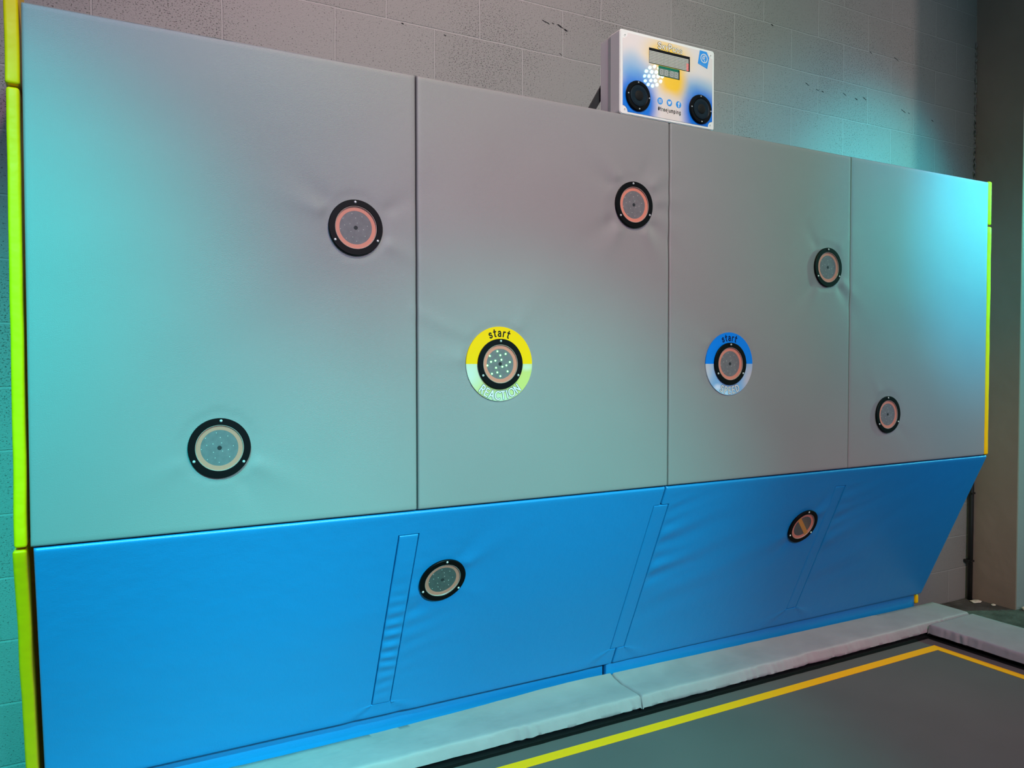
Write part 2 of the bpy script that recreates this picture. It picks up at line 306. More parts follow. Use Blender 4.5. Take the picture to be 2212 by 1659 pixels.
def text_layer(name, placements, wd, z, m, parent):
    """placements: (char, size, x, y, angle, xscale); wd = stroke width as a share of the size -> one thin printed mesh"""
    V, Fc = [], []
    for ch, size, x, y, a, xs in placements:
        adv, strokes = GL[ch]; ca, sa = math.cos(a), math.sin(a); h = wd*size/2
        def P2(p):
            px, py = (p[0]-adv/2)*size*xs, p[1]*size; return (x + px*ca - py*sa, y + px*sa + py*ca)
        for si, st in enumerate(strokes):
            pts = []
            for p in st:
                q = P2(p)
                if not pts or math.hypot(q[0]-pts[-1][0], q[1]-pts[-1][1]) > 1e-5: pts.append(q)
            zz = z + .00004*si; closed = math.hypot(pts[0][0]-pts[-1][0], pts[0][1]-pts[-1][1]) < 1e-5
            if closed: pts = pts[:-1]
            N_ = len(pts); base = len(V)
            for i in range(N_):
                p = pts[i]
                q0 = pts[(i-1) % N_] if (closed or i > 0) else None; q1 = pts[(i+1) % N_] if (closed or i < N_-1) else None
                ds = []
                if q0: l = math.hypot(p[0]-q0[0], p[1]-q0[1]); ds.append(((p[0]-q0[0])/l, (p[1]-q0[1])/l))
                if q1: l = math.hypot(q1[0]-p[0], q1[1]-p[1]); ds.append(((q1[0]-p[0])/l, (q1[1]-p[1])/l))
                nx_, ny_ = -sum(d[1] for d in ds), sum(d[0] for d in ds); l = math.hypot(nx_, ny_) or 1; nx_, ny_ = nx_/l, ny_/l
                c = abs(nx_*-ds[0][1] + ny_*ds[0][0]); k = h/max(c, .80)
                V += [(p[0]+nx_*k, p[1]+ny_*k, zz), (p[0]-nx_*k, p[1]-ny_*k, zz)]
            for i in range(N_ if closed else N_-1):
                j = (i+1) % N_; Fc.append((base+2*i, base+2*i+1, base+2*j+1, base+2*j))
            if not closed:
                for i, sg in ((0, -1), (N_-1, 1)):
                    p = pts[i]; q = pts[1] if i == 0 else pts[-2]; l = math.hypot(p[0]-q[0], p[1]-q[1]); ang0 = math.atan2(p[1]-q[1], p[0]-q[0])
                    n = len(V); V += [(p[0]+h*math.cos(ang0-math.pi/2+math.pi*t/8), p[1]+h*math.sin(ang0-math.pi/2+math.pi*t/8), zz) for t in range(9)]; Fc.append(tuple(range(n, n+9)))
    me = bpy.data.meshes.new(name); me.from_pydata(V, [], Fc); me.materials.append(m); me.update()
    return link(bpy.data.objects.new(name, me), parent)
def arc_text(word, size, R, centre_deg, inside, xs=1.0, gap=.12):
    ws = [(GL[c][0]+gap)*size*xs for c in word]; tot = sum(ws); out = []; s = -tot/2
    for c, w in zip(word, ws):
        mid = s + w/2; s += w
        if inside:   # reads left to right along the bottom, tops towards the centre
            th = math.radians(centre_deg) + mid/R; out.append((c, size, R*math.cos(th), R*math.sin(th), th+math.pi/2, xs))
        else:
            th = math.radians(centre_deg) - mid/R; out.append((c, size, R*math.cos(th), R*math.sin(th), th-math.pi/2, xs))
    return out
def line_text(word, sizes, x0, y0, x1, gap=.1):
    ws = [(GL[c][0]+gap)*s for c, s in zip(word, sizes)]; k = (x1-x0)/sum(ws); out = []; x = x0
    for c, s, w in zip(word, sizes, ws): out.append((c, s, x+w*k/2, y0, 0, k)); x += w*k
    return out

# ------------------------------------------------------------------ setting
D = .754; FZ = -1.07; SX = 5.14
def wallobj(name, lo, hi, m):
    o = box(name, lo, hi, m); o['kind'] = 'structure'; return o
wallobj('floor', (-6, -7, FZ-.2), (12, D+.2, FZ), m_concrete)
wb_ = wallobj('wall_back', (-6, D, FZ), (SX+.25, D+.2, 4.6), m_block)
bm = bmesh.new(); box_bm(bm, (SX, .46, FZ), (SX+.012, D, 4.6)); pier = bm_obj('wall_return', bm, m_render); pier['kind'] = 'structure'
wallobj('wall_right', (SX+.012, .46, FZ), (12, D, 4.6), m_front)
# chips and cracks in the block faces (shallow broken pits)
def chip(x, z, w, h, y=D-.0006, ang=-.35, parent=wb_, name='chip'):
    n = 14; vs = []; c = []
    for k in range(n):
        t = 2*math.pi*k/n; rr = 1+.45*random.uniform(-1, 1)
        px, pz = w*.5*math.cos(t)*rr, h*.5*math.sin(t)*rr
        vs.append((x+px*math.cos(ang)-pz*math.sin(ang), y, z+px*math.sin(ang)+pz*math.cos(ang)))
    back = [(v[0], y+.0003, v[2]) for v in vs]
    fs = [tuple(range(n)), tuple(range(2*n-1, n-1, -1))] + [(k, (k+1) % n, n+(k+1) % n, n+k) for k in range(n)]
    mesh_obj(name, vs+back, fs, m_dark, parent)
for x, z, w, h in [(1.925, 1.974, .026, .005), (1.945, 1.969, .024, .004), (1.973, 1.973, .016, .004), (2.01, 1.968, .03, .007), (2.04, 1.957, .022, .006), (1.262, 1.827, .012, .005),
                   (1.449, 1.817, .010, .004), (2.012, 1.845, .016, .003), (3.60, 1.977, .03, .004), (3.68, 1.960, .03, .004), (3.72, 1.958, .022, .004), (3.90, 1.972, .028, .004), (4.0, 1.960, .024, .005),
                   (4.07, 1.975, .03, .004), (4.42, 1.957, .036, .004), (4.47, 1.953, .014, .003), (4.70, 1.940, .022, .004), (4.35, 2.250, .05, .003), (4.12, 2.246, .02, .004), (3.33, 2.242, .016, .006)]:
    chip(x, z, w, h)
# ragged mortar snots in the corner
bm = bmesh.new()
for k in range(26):
    z = 1.42 + k*.042 + random.uniform(-.01, .01); s = random.uniform(.008, .02)
    r = bmesh.ops.create_icosphere(bm, subdivisions=1, radius=s, matrix=Matrix.Translation((SX-.006-random.uniform(0, .006), D-.004, z)) @ Matrix.Diagonal((.6, .5, random.uniform(.9, 2.2), 1)))
    for v in r['verts']: v.co += Vector((random.uniform(-1, 1), 0, random.uniform(-1, 1)))*s*.3
o = bm_obj('mortar_bead', bm, mat('corner_mortar', (.20, .185, .17), .9), wb_)
for z in (1.60, 1.66, 1.72, 1.755, 1.80, 1.86, 1.93, 1.985): chip(SX-.020, z, .008, random.uniform(.012, .024), y=D-.012, ang=.1)

# black pipe in the corner
pipe = empty('wall_pipe', (5.105, .722, FZ)); tag(pipe, 'thin black vertical pipe in the corner behind the slanted blue pad', 'pipe')
bm = bmesh.new(); tube(bm, [(0, 0, .0), (0.002, 0, .5), (-.001, 0, 1.2), (0, 0, 1.9)], .0145, 14); bm_obj('tube', bm, m_blacksteel, pipe, True)
for z in (.69, .252):
    bm = bmesh.new(); box_bm(bm, (-.028, -.006, z-.009), (-.010, .030, z+.009), .003); box_bm(bm, (-.0165, -.0175, z-.006), (.0165, .030, z+.006), .002); bm_obj('clip', bm, m_blacksteel, pipe)
# crumbs of plaster at the foot of the pier
def lump(name, loc, s, label, sc=(1, 1, .45)):
    bm = bmesh.new(); bmesh.ops.create_icosphere(bm, subdivisions=3, radius=s)
    for v in bm.verts:
        v.co *= 1+.45*nz(v.co.x/s, v.co.y/s+v.co.z/s, 1.5, loc[0]); v.co = Vector((v.co.x*sc[0], v.co.y*sc[1], v.co.z*sc[2]))
    o = bm_obj(name, bm, m_scrap, None, True); o.location = (loc[0], loc[1], loc[2]+s*sc[2]*.8); tag(o, label, 'scrap'); return o
lump('paper_scrap', (5.20, .43, FZ), .022, 'small crumpled white paper scrap at the foot of the pale pier edge', (1.5, .8, .6))
lump('plaster_crumb', (5.085, .67, FZ), .026, 'flat pale plaster crumb beside the foot of the black pipe', (1.6, 1, .25))
lump('plaster_crumb', (5.11, .575, FZ), .012, 'tiny plaster crumb against the brown return wall', (1.3, 1, .5))

# ------------------------------------------------------------------ unseen backing frame, its dark boards added to keep the pad seams dark
fr = empty('backing_frame', (2.0, .4, FZ)); tag(fr, 'unseen backing frame added behind the row of wall pads to darken the seams', 'frame')
box('board', (-1.98, -.34, .35+.74), (1.98, -.325, 1.32+1.07), m_dark, fr)
for x in (-1.95, -1.0, 0, 1.0, 1.95):
    box('post', (x-.025, .14, 0), (x+.025, .19, 2.3), m_dark, fr); box('strut', (x-.025, -.325, 2.2), (x+.025, .14, 2.24), m_dark, fr)

# ------------------------------------------------------------------ pods data (world x, z on the grey face; x, s on the slope)
GREY = [(.830, .858, 2), (.444, .228, -3), (1.848, 1.022, 5), (1.308, .456, 0), (2.310, .455, 0), (2.859, .858, 2), (3.258, .228, 3)]
SL = .8548; AX = math.atan2(.9163, -.4004)
def slope(x, s, off=0.0): return Vector((x, .4004*s - .9163*off, -.9163*s - .4004*off))
# ------------------------------------------------------------------ grey panels
GH = 1.334
crease = {1.848: [(40, 2.2), (68, -1.5), (128, 2.0), (150, -1.6), (215, -2.2), (238, 1.8), (300, 2.2), (322, -2.4), (10, 1.2), (355, -1.2)],
          2.859: [(48, 1.2), (130, -1.0), (222, -1.6), (312, -2.2), (325, 1.6), (240, 1.0)], .83: [(160, 1.3), (30, -1.2), (335, 1.4), (140, -1.0)],
          3.258: [(120, .8), (320, -.8)], .444: [(330, 1.4), (300, -1.0), (205, .7)], 1.308: [(175, 1.3), (150, -1.0), (60, .9)], 2.31: [(150, 1.0), (185, -.8)]}
def grey_height(xo):
    def f(u, v):
        x = xo+u; h = .0011*nz(x, v, 2.3, 3) + .0006*nz(x, v, 6, 9)
        for px, pz, _ in GREY:
            dx, dz = x-px, v-pz; d = math.hypot(dx, dz)
            if d > .45 or px not in crease: continue
            if d < .10: h = h*max(0, (d-.08)/.02) - .0012
            else:
                th = math.degrees(math.atan2(dz, dx)); fall = math.exp(-(d-.09)/.085) * min(1, (d-.095)/.02 if d > .095 else 0)
                for a, k in crease[px]:
                    da = (th-a+180) % 360-180; wdt = 9; h += .0030*k*fall*math.exp(-(da/wdt)**2)
            if abs(u) < .02: pass
        # draw-in on the left part of the second pad
        if 1.0 < x < 1.5: h += .0022*math.exp(-((v-.60+.45*(x-1.05))/.025)**2)*math.exp(-((x-1.12)/.13)**2)
        # the surface stays behind the plates screwed onto it
        for px, pz, _ in GREY:
            rr = .128 if px in (1.308, 2.31) else .088
            d = math.hypot(x-px, v-pz)
            if d < rr: h = min(h, -.0010)
        return h
    return f
edges = [(.0, 1.0205), (1.0245, 2.0105), (2.0145, 3.0015), (3.0055, 4.0)]
glab = ['leftmost large grey wall pad carrying two dark round pods, lit cyan on its left', 'grey wall pad with the yellow reaction start sign',
        'grey wall pad with the blue speed start sign', 'rightmost grey wall pad with the bright cyan light patch']
for (a, b), lb in zip(edges, glab):
    o = padded('padded_panel', b-a, GH, .048, .0065, grey_height(a), m_grey, None, step=.011)
    o.location = (a, 0, .004); o.rotation_euler = (math.pi/2, 0, 0); tag(o, lb, 'wall pad', 'grey wall pads')

# ------------------------------------------------------------------ blue slanted panels with flaps
BH_ = .846
FL = [(.974, 1.039, .086, .786), (1.9725, 2.041, .080, .766), (2.970, 3.031, .085, .752)]
BP = [(1.152, .281), (2.849, .273)]
def blue_height(xo):
    def f(u, v):
        x = xo+u; s = BH_+.003-v; h = .0012*nz(x, s, 2.0, 21)
        for i, (x0, x1, s0, s1) in enumerate(FL):
            if x0-.0015 < x < x1+.0015 and s0-.0015 < s < s1+.0015:
                h = -.0060
            if i == 1 or i == 2:
                k = 1.0 if i == 1 else .55
                if x > x1 and s0-.05 < s < s1+.08:
                    k *= min(1, (x-x1)/.03); fal = math.exp(-(x-x1)/.10); band = math.exp(-((s-.30)/.20)**2)
                    h += k*.0042*fal*band*math.sin(2*math.pi*(s + .25*(x-x1))/(.062+.03*s) + 1.7*nz(x, s, 5))
                    h += k*.0034*math.exp(-(x-x1)/.3)*math.sin(2*math.pi*(s+.35*(x-x1))/.17 + 2*nz(x, s, 3, 4))*math.exp(-((s-.35)/.25)**2)
            if i == 0 and x > x1 and s0 < s < s1:
                h += .0022*min(1, (x-x1)/.03)*math.exp(-(x-x1)/.07)*math.sin(2*math.pi*(s+.3*(x-x1))/.07)*math.exp(-((s-.42)/.2)**2)
            # creases running down from the flap's lower corners
            for cx_, sg in ((x0, -1), (x1, 1)):
                dx = (x-cx_)*sg; ds = s-s1
                if dx > 0 and ds > -.02:
                    d = math.hypot(dx, ds); a = math.degrees(math.atan2(ds, dx)); h += .0030*math.exp(-d/.12)*(math.exp(-((a-28)/12)**2)-.8*math.exp(-((a-52)/12)**2))
        for px, ps in BP:
            dx, ds = x-px, s-ps; d = math.hypot(dx, ds)
            if h < -.005: break
            if .088 < d < .4:
                th = math.degrees(math.atan2(-ds, dx)); fall = math.exp(-(d-.09)/.10)
                for a, k in ((35, 2.6), (60, -1.8), (205, 1.8), (232, -1.4), (330, 1.0)):
                    da = (th-a+180) % 360-180; h += .0020*k*fall*math.exp(-(da/10)**2)
            if d < .088: h = -.0012
        return h
    return f
bl = [(.006, 2.0035, 'long slanted blue pad on the left with one round pod and a raised flap', 'left'), (2.0085, 4.029, 'slanted blue pad on the right, darker, with a small round pod', 'right')]
blue_roots = []
for a, b, lb, side in bl:
    root = empty('slanted_panel', slope(a, BH_+.003), AX); tag(root, lb, 'wall pad', 'slanted blue pads'); blue_roots.append(root)
    exu = [e-a for f_ in FL for e in (f_[0], f_[1]) if a < e < b]; exv = [BH_+.003-e for f_ in FL for e in (f_[2], f_[3])]
    padded('cushion', b-a, BH_, .05, .008, blue_height(a), m_blue, root, step=.012, exu=exu, exv=exv, inset=.025)
def flap(i, root, a):
    x0, x1, s0, s1 = FL[i]; w, h = x1-x0-.0015, s1-s0-.0015
    def hf(u, v):
        s = s0+h-v
        if i == 0: return .0012*nz(u, v, 9) + .0032*math.sin(2*math.pi*s/.047+2*nz(u, v, 9))*math.exp(-((s-.52)/.17)**2)*math.exp(-((u-.03)/.03)**2)
        return .0006*nz(u, v, 8, i)
    o = padded('flap', w, h, .0055, .0035, hf, m_blue, root, step=.008)
    o.location = (x0+.0008-a, BH_+.003-s1+.0008, (.0022, .0004, -.0002)[i])
    return o
flap(0, blue_roots[0], bl[0][0]); flap(1, blue_roots[1], bl[1][0]); flap(2, blue_roots[1], bl[1][0])

# ------------------------------------------------------------------ kick pads under the slanted pads
def kick(x0, x1, y, zb, lb):
    def hf(u, v): return .0008*nz(x0+u, v, 4, 2)
    o = padded('kick_pad', x1-x0, .092, .02, .004, hf, m_blue, None, step=.02); o.location = (x0, y, zb); o.rotation_euler = (math.pi/2, 0, 0)
    tag(o, lb, 'kick pad', 'narrow blue kick pads')
kick(.0, 1.985, .376, -.872, 'narrow blue kick strip below the left slanted blue pad'); kick(1.99, 4.0015, .360, -.864, 'narrow blue kick strip below the right slanted blue pad')

# ------------------------------------------------------------------ yellow side pads (extruded side outlines)
def side_pad(name, x0, x1, poly, lb, seed, group, m=None):
    """poly in (y, z); soft rounded front edge, slightly creased"""
    bm = bmesh.new(); vs = [bm.verts.new((x0, y, z)) for y, z in poly]; f = bm.faces.new(vs)
    r = bmesh.ops.extrude_face_region(bm, geom=[f]); bmesh.ops.translate(bm, verts=[v for v in r['geom'] if isinstance(v, bmesh.types.BMVert)], vec=(x1-x0, 0, 0))
    bmesh.ops.bevel(bm, geom=list(bm.edges), offset=.0075, segments=4, affect='EDGES', profile=.5)
    long = [e for e in bm.edges if e.calc_length() > .2]
    bmesh.ops.subdivide_edges(bm, edges=long, cuts=34, use_grid_fill=True)
    for v in bm.verts:
        v.co.x += .0018*nz(v.co.y, v.co.z, 7, seed); v.co.y += .0012*nz(v.co.x*3, v.co.z, 14, seed+5)
    o = bm_obj(name, bm, m or m_yellow, None, True); o.data.set_sharp_from_angle(angle=math.radians(50)); tag(o, lb, 'side pad', group); return o
g = 'yellow side pads'
side_pad('side_pad', -.036, -.0045, [(.003, 1.137), (.003, 1.43), (.73, 1.43), (.73, 1.137)], 'upper yellow edge pad at the top left corner of the wall', 1, g)
side_pad('side_pad', -.0345, -.006, [(.002, .004), (.002, 1.130), (.73, 1.130), (.73, .004)], 'tall lime lit edge pad down the left side of the grey pad', 2, g)
side_pad('side_pad', -.0385, -.0075, [(.0, -.002), (.338, -.775), (.356, -.826), (.73, -.826), (.73, -.002)], 'lower olive green edge pad beside the left blue pad', 3, g)
side_pad('side_pad', 4.003, 4.030, [(.0, 1.131), (.0, 1.343), (.73, 1.343), (.73, 1.131)], 'short bright lime edge pad at the top right corner', 4, g)
side_pad('side_pad', 4.003, 4.033, [(.0, .004), (.0, 1.124), (.73, 1.124), (.73, .004)], 'long lime and yellow edge pad down the right side of the grey pad', 5, g)
side_pad('side_pad', 4.002, 4.028, [(.068, -.012), (.395, -.762), (.352, -.787), (.352, -.832), (.73, -.832), (.73, -.012)], 'small yellow pad end at the bottom right foot of the blue pad', 6, g)

# ------------------------------------------------------------------ touch pods
LEDS = [(742,632),(877,675),(618,710),(790,697),(808,773),(708,788),(637,808),(947,812),(890,868),(578,868),(823,890),(718,906),(910,968),(740,985),(652,1007),(790,1048)]
LEDS = [((x-787)/367*.0815, -(y-843)/420*.0815) for x, y in LEDS]
pod_cache = {}
def cached(key, fn, parent):
    if key in pod_cache:
        src = pod_cache[key]; o = src.copy(); scene.collection.objects.link(o); o.parent = parent; return o
    o = fn(); pod_cache[key] = o; return o
def ring(name, r0, r1, z0, z1, m, parent, bev=.0012):
    return lathe(name, [(r0, z0), (r0, z1-bev), (r0+bev, z1), (r1-bev, z1), (r1, z1-bev), (r1, z0)], m, parent, n=96, closed=True)
def pod(loc, rx, rot, label, group, leds='off', board=None, bar=False, z=0.0):
    root = empty('touch_pod', loc, rx); root.rotation_euler = (rx, 0, 0)
    tag(root, label, 'button', group)
    bkey = 'dark' if board else 'std'
    b = cached('back', lambda: lathe('back_plate', [(.0001, -.0006), (.0795, -.0006), (.0795, .0010), (.0001, .0010)], m_black, root, n=64), root)
    bz = cached('bezel', lambda: ring('bezel', .0632, .0815, .0010, .0075, m_black, root), root)
    cr = cached('copper', lambda: ring('copper_ring', .0490, .0632, .0011, .0022, m_copper, root, .0003), root)
    lp = cached('lip', lambda: ring('clear_rim', .0612, .0633, .0022, .0062, m_lip, root, .0006), root)
    pb = cached('board'+bkey, lambda: lathe('circuit_board', [(.0001, .0011), (.0490, .0011), (.0490, .0019), (.0001, .0019)], board or m_board, root, n=64), root)
    pb.rotation_euler = (0, 0, math.radians(rot))
    cached('hole', lambda: lathe('center_hole', [(.0001, .0019), (.0060, .0019), (.0060, .0023), (.0001, .0023)], m_ink, root, n=24), root)
    cached('cover', lambda: lathe('cover', [(.0001, .0040), (.0612, .0040)], m_glass, root, n=64), root)
    for k in range(3):
        a = math.radians(90+120*k + rot); s = cached('screw', lambda: lathe('screw', [(.0001, .0102), (.0022, .0100), (.0036, .0088), (.0040, .0075)], m_screw, root, n=20), root)
        s.location = (.0742*math.cos(a), .0742*math.sin(a), 0)
    if not bar:
        for k, (x, y) in enumerate(LEDS):
            if leds == 'green': d = cached('ledg', lambda: lathe('led', [(.0001, .0034), (.0022, .0032), (.0027, .0019)], m_led_green, pb, n=14), pb)
            else: d = cached('ledo', lambda: lathe('led', [(.0001, .0026), (.0009, .0026), (.0012, .0019)], m_led_off, pb, n=10), pb)
            d.location = (x, y, 0)
    else:
        bm = bmesh.new(); box_bm(bm, (-.0095, -.0605, .0023), (.0095, .0605, .0030)); t = bm_obj('tape_strip', bm, m_tape, root); t.rotation_euler = (0, 0, math.radians(44))
    return root
g1 = 'round touch pods on the grey pads'; RX = math.pi/2
labs = ['round pod near the top right of the leftmost grey pad', 'large round pod low on the leftmost grey pad, lit cyan',
        'round pod high on the wall just below the white control box', 'round pod glowing with green lights inside the yellow start sign',
        'unlit round pod inside the blue start sign', 'round pod high on the third grey pad beside the right seam', 'small round pod low on the rightmost grey pad']
for i, (x, z, r) in enumerate(GREY):
    on = i in (3, 4)
    pod((x, -.0038 if on else -.0008, z), RX, r, labs[i], g1, 'green' if i == 3 else 'off')
g2 = 'round touch pods on the blue pads'
pod(slope(BP[0][0], BP[0][1], .0004), AX, -2, 'round pod with dark green board on the left slanted blue pad', g2, board=m_board2)
pod(slope(BP[1][0], BP[1][1], .0004), AX, 0, 'round pod with an amber tape bar across it on the right blue pad', g2, board=m_board2, bar=True)

# ------------------------------------------------------------------ start signs
def half_disc(name, r0, r1, a0, a1, z0, z1, m, parent, n=64):
    vs = []; fs = []
    for k in range(n+1):
        t = math.radians(a0 + (a1-a0)*k/n); c, s = math.cos(t), math.sin(t)
        vs += [(r0*c, r0*s, z1), (r1*c-.0006*c, r1*s-.0006*s, z1), (r1*c, r1*s, z0), (r0*c, r0*s, z0)]
    for k in range(n):
        a = 4*k; b = a+4
        for q in range(4): fs.append((a+q, a+(q+1) % 4, b+(q+1) % 4, b+q))
    fs.append((0, 1, 2, 3)); fs.append((4*n, 4*n+1, 4*n+2, 4*n+3))
    return mesh_obj(name, vs, fs, m, parent)
m_cloudy = blend_print('sign_print_yellow', (.50, .50, .15), [(-.11, -.03, .09, .10, (.52, .56, .46), .2, 1.0), (.10, -.01, .04, .02, (.54, .56, .38), .2, 1.1), (.0, -.12, .12, .05, (.48, .54, .38), .1, 1.2)], .2, .25)
m_cloudb = blend_print('sign_print_blue', (.20, .38, .62), [(-.12, -.02, .06, .10, (.48, .50, .56), .2, 1.1), (.11, -.07, .06, .10, (.46, .44, .50), .3, 1.1), (-.06, -.09, .03, .02, (.60, .66, .80), .2, 1.1), (-.03, -.115, .10, .03, (.42, .64, .82), .1, 1.2)], .2, .25)
def sign(x, z, top, bot, word, size, ang, inkm, label, xs, R, gap):
    root = empty('start_sign', (x, -.0002, z), RX); tag(root, label, 'sign', 'round start signs')
    half_disc('upper_half', .079, .1215, 0, 180, 0, .0032, top, root); half_disc('lower_half', .079, .1215, 180, 360, 0, .0032, bot, root)
    text_layer('start_lettering', arc_text('start', .0235, .0895, 91.0, False, 1.0, .18), .185, .0035, inkm, root)
    pl = arc_text(word, size, R, ang, True, xs, gap)
    text_layer('word_outline', pl, .27, .0035, m_outline, root); text_layer('word_lettering', pl, .165, .0039, m_letter, root)
sign(1.308, .456, m_signyellow, m_cloudy, 'REACTION', .0255, 270.5, m_ink, 'yellow topped round sign reading start reaction on the second grey pad', .96, .1155, .24)
sign(2.310, .455, m_signblue, m_cloudb, 'SPEED', .0250, 271, mat('navy_ink', (.003, .006, .045), .5, .1), 'blue topped round sign reading start speed on the third grey pad', .92, .1150, .38)

# ------------------------------------------------------------------ control box
cb_ = empty('control_box', (1.786, -.001, 1.3375), RX); tag(cb_, 'white control box with two round speakers, display and blue and yellow artwork above the pads', 'control box')
W_, H_ = .439, .296
def rrect(x0, y0, x1, y1, r, n=6):
    o = []
    for cx_, cy_, a in ((x1-r, y1-r, 0), (x0+r, y1-r, 90), (x0+r, y0+r, 180), (x1-r, y0+r, 270)):
        for k in range(n+1): t = math.radians(a+90*k/n); o.append((cx_+r*math.cos(t), cy_+r*math.sin(t)))
    return o
prism('lid', rrect(0, 0, W_, H_, .010), -.058, 0, m_white, cb_, .0025)
prism('enclosure', rrect(.004, .004, W_-.004, H_-.004, .008), -.124, -.063, m_white, cb_, .0015)
prism('gasket', rrect(.002, .002, W_-.002, H_-.002, .008), -.0665, -.0585, m_white, cb_)
prism('back_plate', rrect(.012, .0, W_-.012, H_-.03, .003), -.130, -.1245, m_blacksteel, cb_)
# mounting strut: flat bar from behind the box down behind the pads
bm = bmesh.new()
poly = [(.03, .165), (-.0615, .0145), (-.088, -.03), (-.060, -.03), (.03, .112)]
f = bm.faces.new([bm.verts.new((x, y, -.142)) for x, y in poly]); r = bmesh.ops.extrude_face_region(bm, geom=[f]); bmesh.ops.translate(bm, verts=[v for v in r['geom'] if isinstance(v, bmesh.types.BMVert)], vec=(0, 0, .010))
bm_obj('mounting_strut', bm, m_blacksteel, cb_)
# label with notched corners
def notch_poly(x0, y0, x1, y1, r, n=6):
    o = []
    for cx_, cy_, a0 in ((x1, y1, 270), (x0, y1, 0), (x0, y0, 90), (x1, y0, 180)):
        pts = []
        for k in range(n+1): t = math.radians(a0-90*k/n); pts.append((cx_+r*math.cos(t), cy_+r*math.sin(t)))
        o += pts
    return o
m_art = blend_print('box_artwork', (.72, .62, .60), [
    (.215, .235, .165, .105, (.86, .56, .14), .15, 1.0), (.05, .20, .06, .05, (.50, .54, .60), .1, 1.2),
    (.06, .15, .14, .075, (.18, .36, .62), .1, 1.15), (.40, .145, .09, .05, (.42, .50, .58), .1, 1.2), (.34, .13, .12, .07, (.20, .36, .58), .1, 1.2),
    (.235, .155, .095, .105, (.90, .50, .0), .35, 1.0), (.215, .225, .105, .06, (.88, .52, .02), .35, 1.1),
    (.072, .05, .115, .120, (.0, .14, .62), .55, 1.1), (.378, .05, .115, .115, (.0, .14, .62), .55, 1.1), (.222, .045, .070, .080, (.70, .60, .56), .3, 1.1)], .25, .10)
m_art.node_tree.nodes['Principled BSDF'].inputs['Coat Weight'].default_value = .8
m_art.node_tree.nodes['Principled BSDF'].inputs['Coat Roughness'].default_value = .015
ly = notch_poly(.0125, .010, .4285, .286, .021)
prism('front_label', ly, .0, .0012, m_art, cb_)
for x, y in ((.0215, .2765), (.4195, .2775), (.0215, .0175), (.4185, .0175)):
    s = lathe('lid_screw', [(.0001, .0008), (.0045, .0008), (.0055, .0)], m_white, cb_, n=24, loc=(x, y, 0))
    bm = bmesh.new(); box_bm(bm, (x-.0022, y-.0005, .0007), (x+.0022, y+.0005, .0011)); box_bm(bm, (x-.0005, y-.0022, .0007), (x+.0005, y+.0022, .0011)); bm_obj('screw_slot', bm, m_dark, s)
# speakers
for x, y in ((.0775, .0705), (.368, .068)):
    R_ = .0535
    sp_ = lathe('speaker', [(.036, .001), (.0365, .0075), (.040, .010), (.0505, .0095), (R_, .006), (R_, .0010)], m_black, cb_, n=72, loc=(0, 0, 0), closed=False)
    # remove end caps by building as an open shell: profile starts and ends on the label
    sp_.location = (x, y, 0)
    lathe('speaker_cone', [(.0001, .0102), (.010, .0112), (.018, .0105), (.0185, .0100), (.026, .0104), (.033, .0112), (.0375, .0100)], m_cone, sp_, n=64)
    lathe('dust_cap', [(.0001, .0135), (.009, .0132), (.016, .0118), (.018, .0106)], m_cap, sp_, n=40)
    for k in range(4):
        a = math.radians(90*k + (3 if k % 2 else -3)); lathe('speaker_screw', [(.0001, .0118), (.0018, .0114), (.0028, .0098)], m_screw, sp_, n=14, loc=(.0463*math.cos(a), .0463*math.sin(a), 0))
# displays
mx_ = prism('dot_display', [(.1275, .1985), (.3170, .1985), (.3170, .2525), (.1275, .2525)], .0012, .0022, m_ink, cb_)
prism('display_face', [(.1280, .1995), (.3105, .1995), (.3105, .2425), (.1280, .2425)], .0022, .0026, m_matrix, mx_)
V, Fc, V2, F2 = [], [], [], []
nc, nr = 32, 8
for i in range(nc):
    for j in range(nr):
        x = .1300 + i*(.1785/(nc-1)); y = .2017 + j*(.0385/(nr-1)); r = .00195
        red = i >= nc-2 and j < 5
        VV, FF = (V2, F2) if red else (V, Fc); n = len(VV)
        VV += [(x+r*math.cos(k*math.pi/4), y+r*math.sin(k*math.pi/4), .0029) for k in range(8)]; FF.append(tuple(range(n, n+8)))
me = bpy.data.meshes.new('dot_grid'); me.from_pydata(V, [], Fc); me.materials.append(m_dot); link(bpy.data.objects.new('dot_grid', me), mx_)
me = bpy.data.meshes.new('lit_dots'); me.from_pydata(V2, [], F2); me.materials.append(m_reddot); o = link(bpy.data.objects.new('lit_dots', me), mx_); o['label'] = 'red lit dots'
sg = prism('segment_display', [(.171, .1605), (.2685, .1605), (.2685, .1965), (.171, .1965)], .0012, .0020, m_pcb, cb_)
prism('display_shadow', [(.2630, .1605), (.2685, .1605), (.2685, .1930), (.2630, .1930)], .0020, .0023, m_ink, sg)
prism('segment_block', [(.173, .1620), (.2165, .1620), (.2165, .1860), (.173, .1860)], .0020, .0034, m_seg, sg)
prism('segment_block', [(.2195, .1620), (.2630, .1620), (.2630, .1860), (.2195, .1860)], .0020, .0034, m_seg, sg)
bm = bmesh.new()
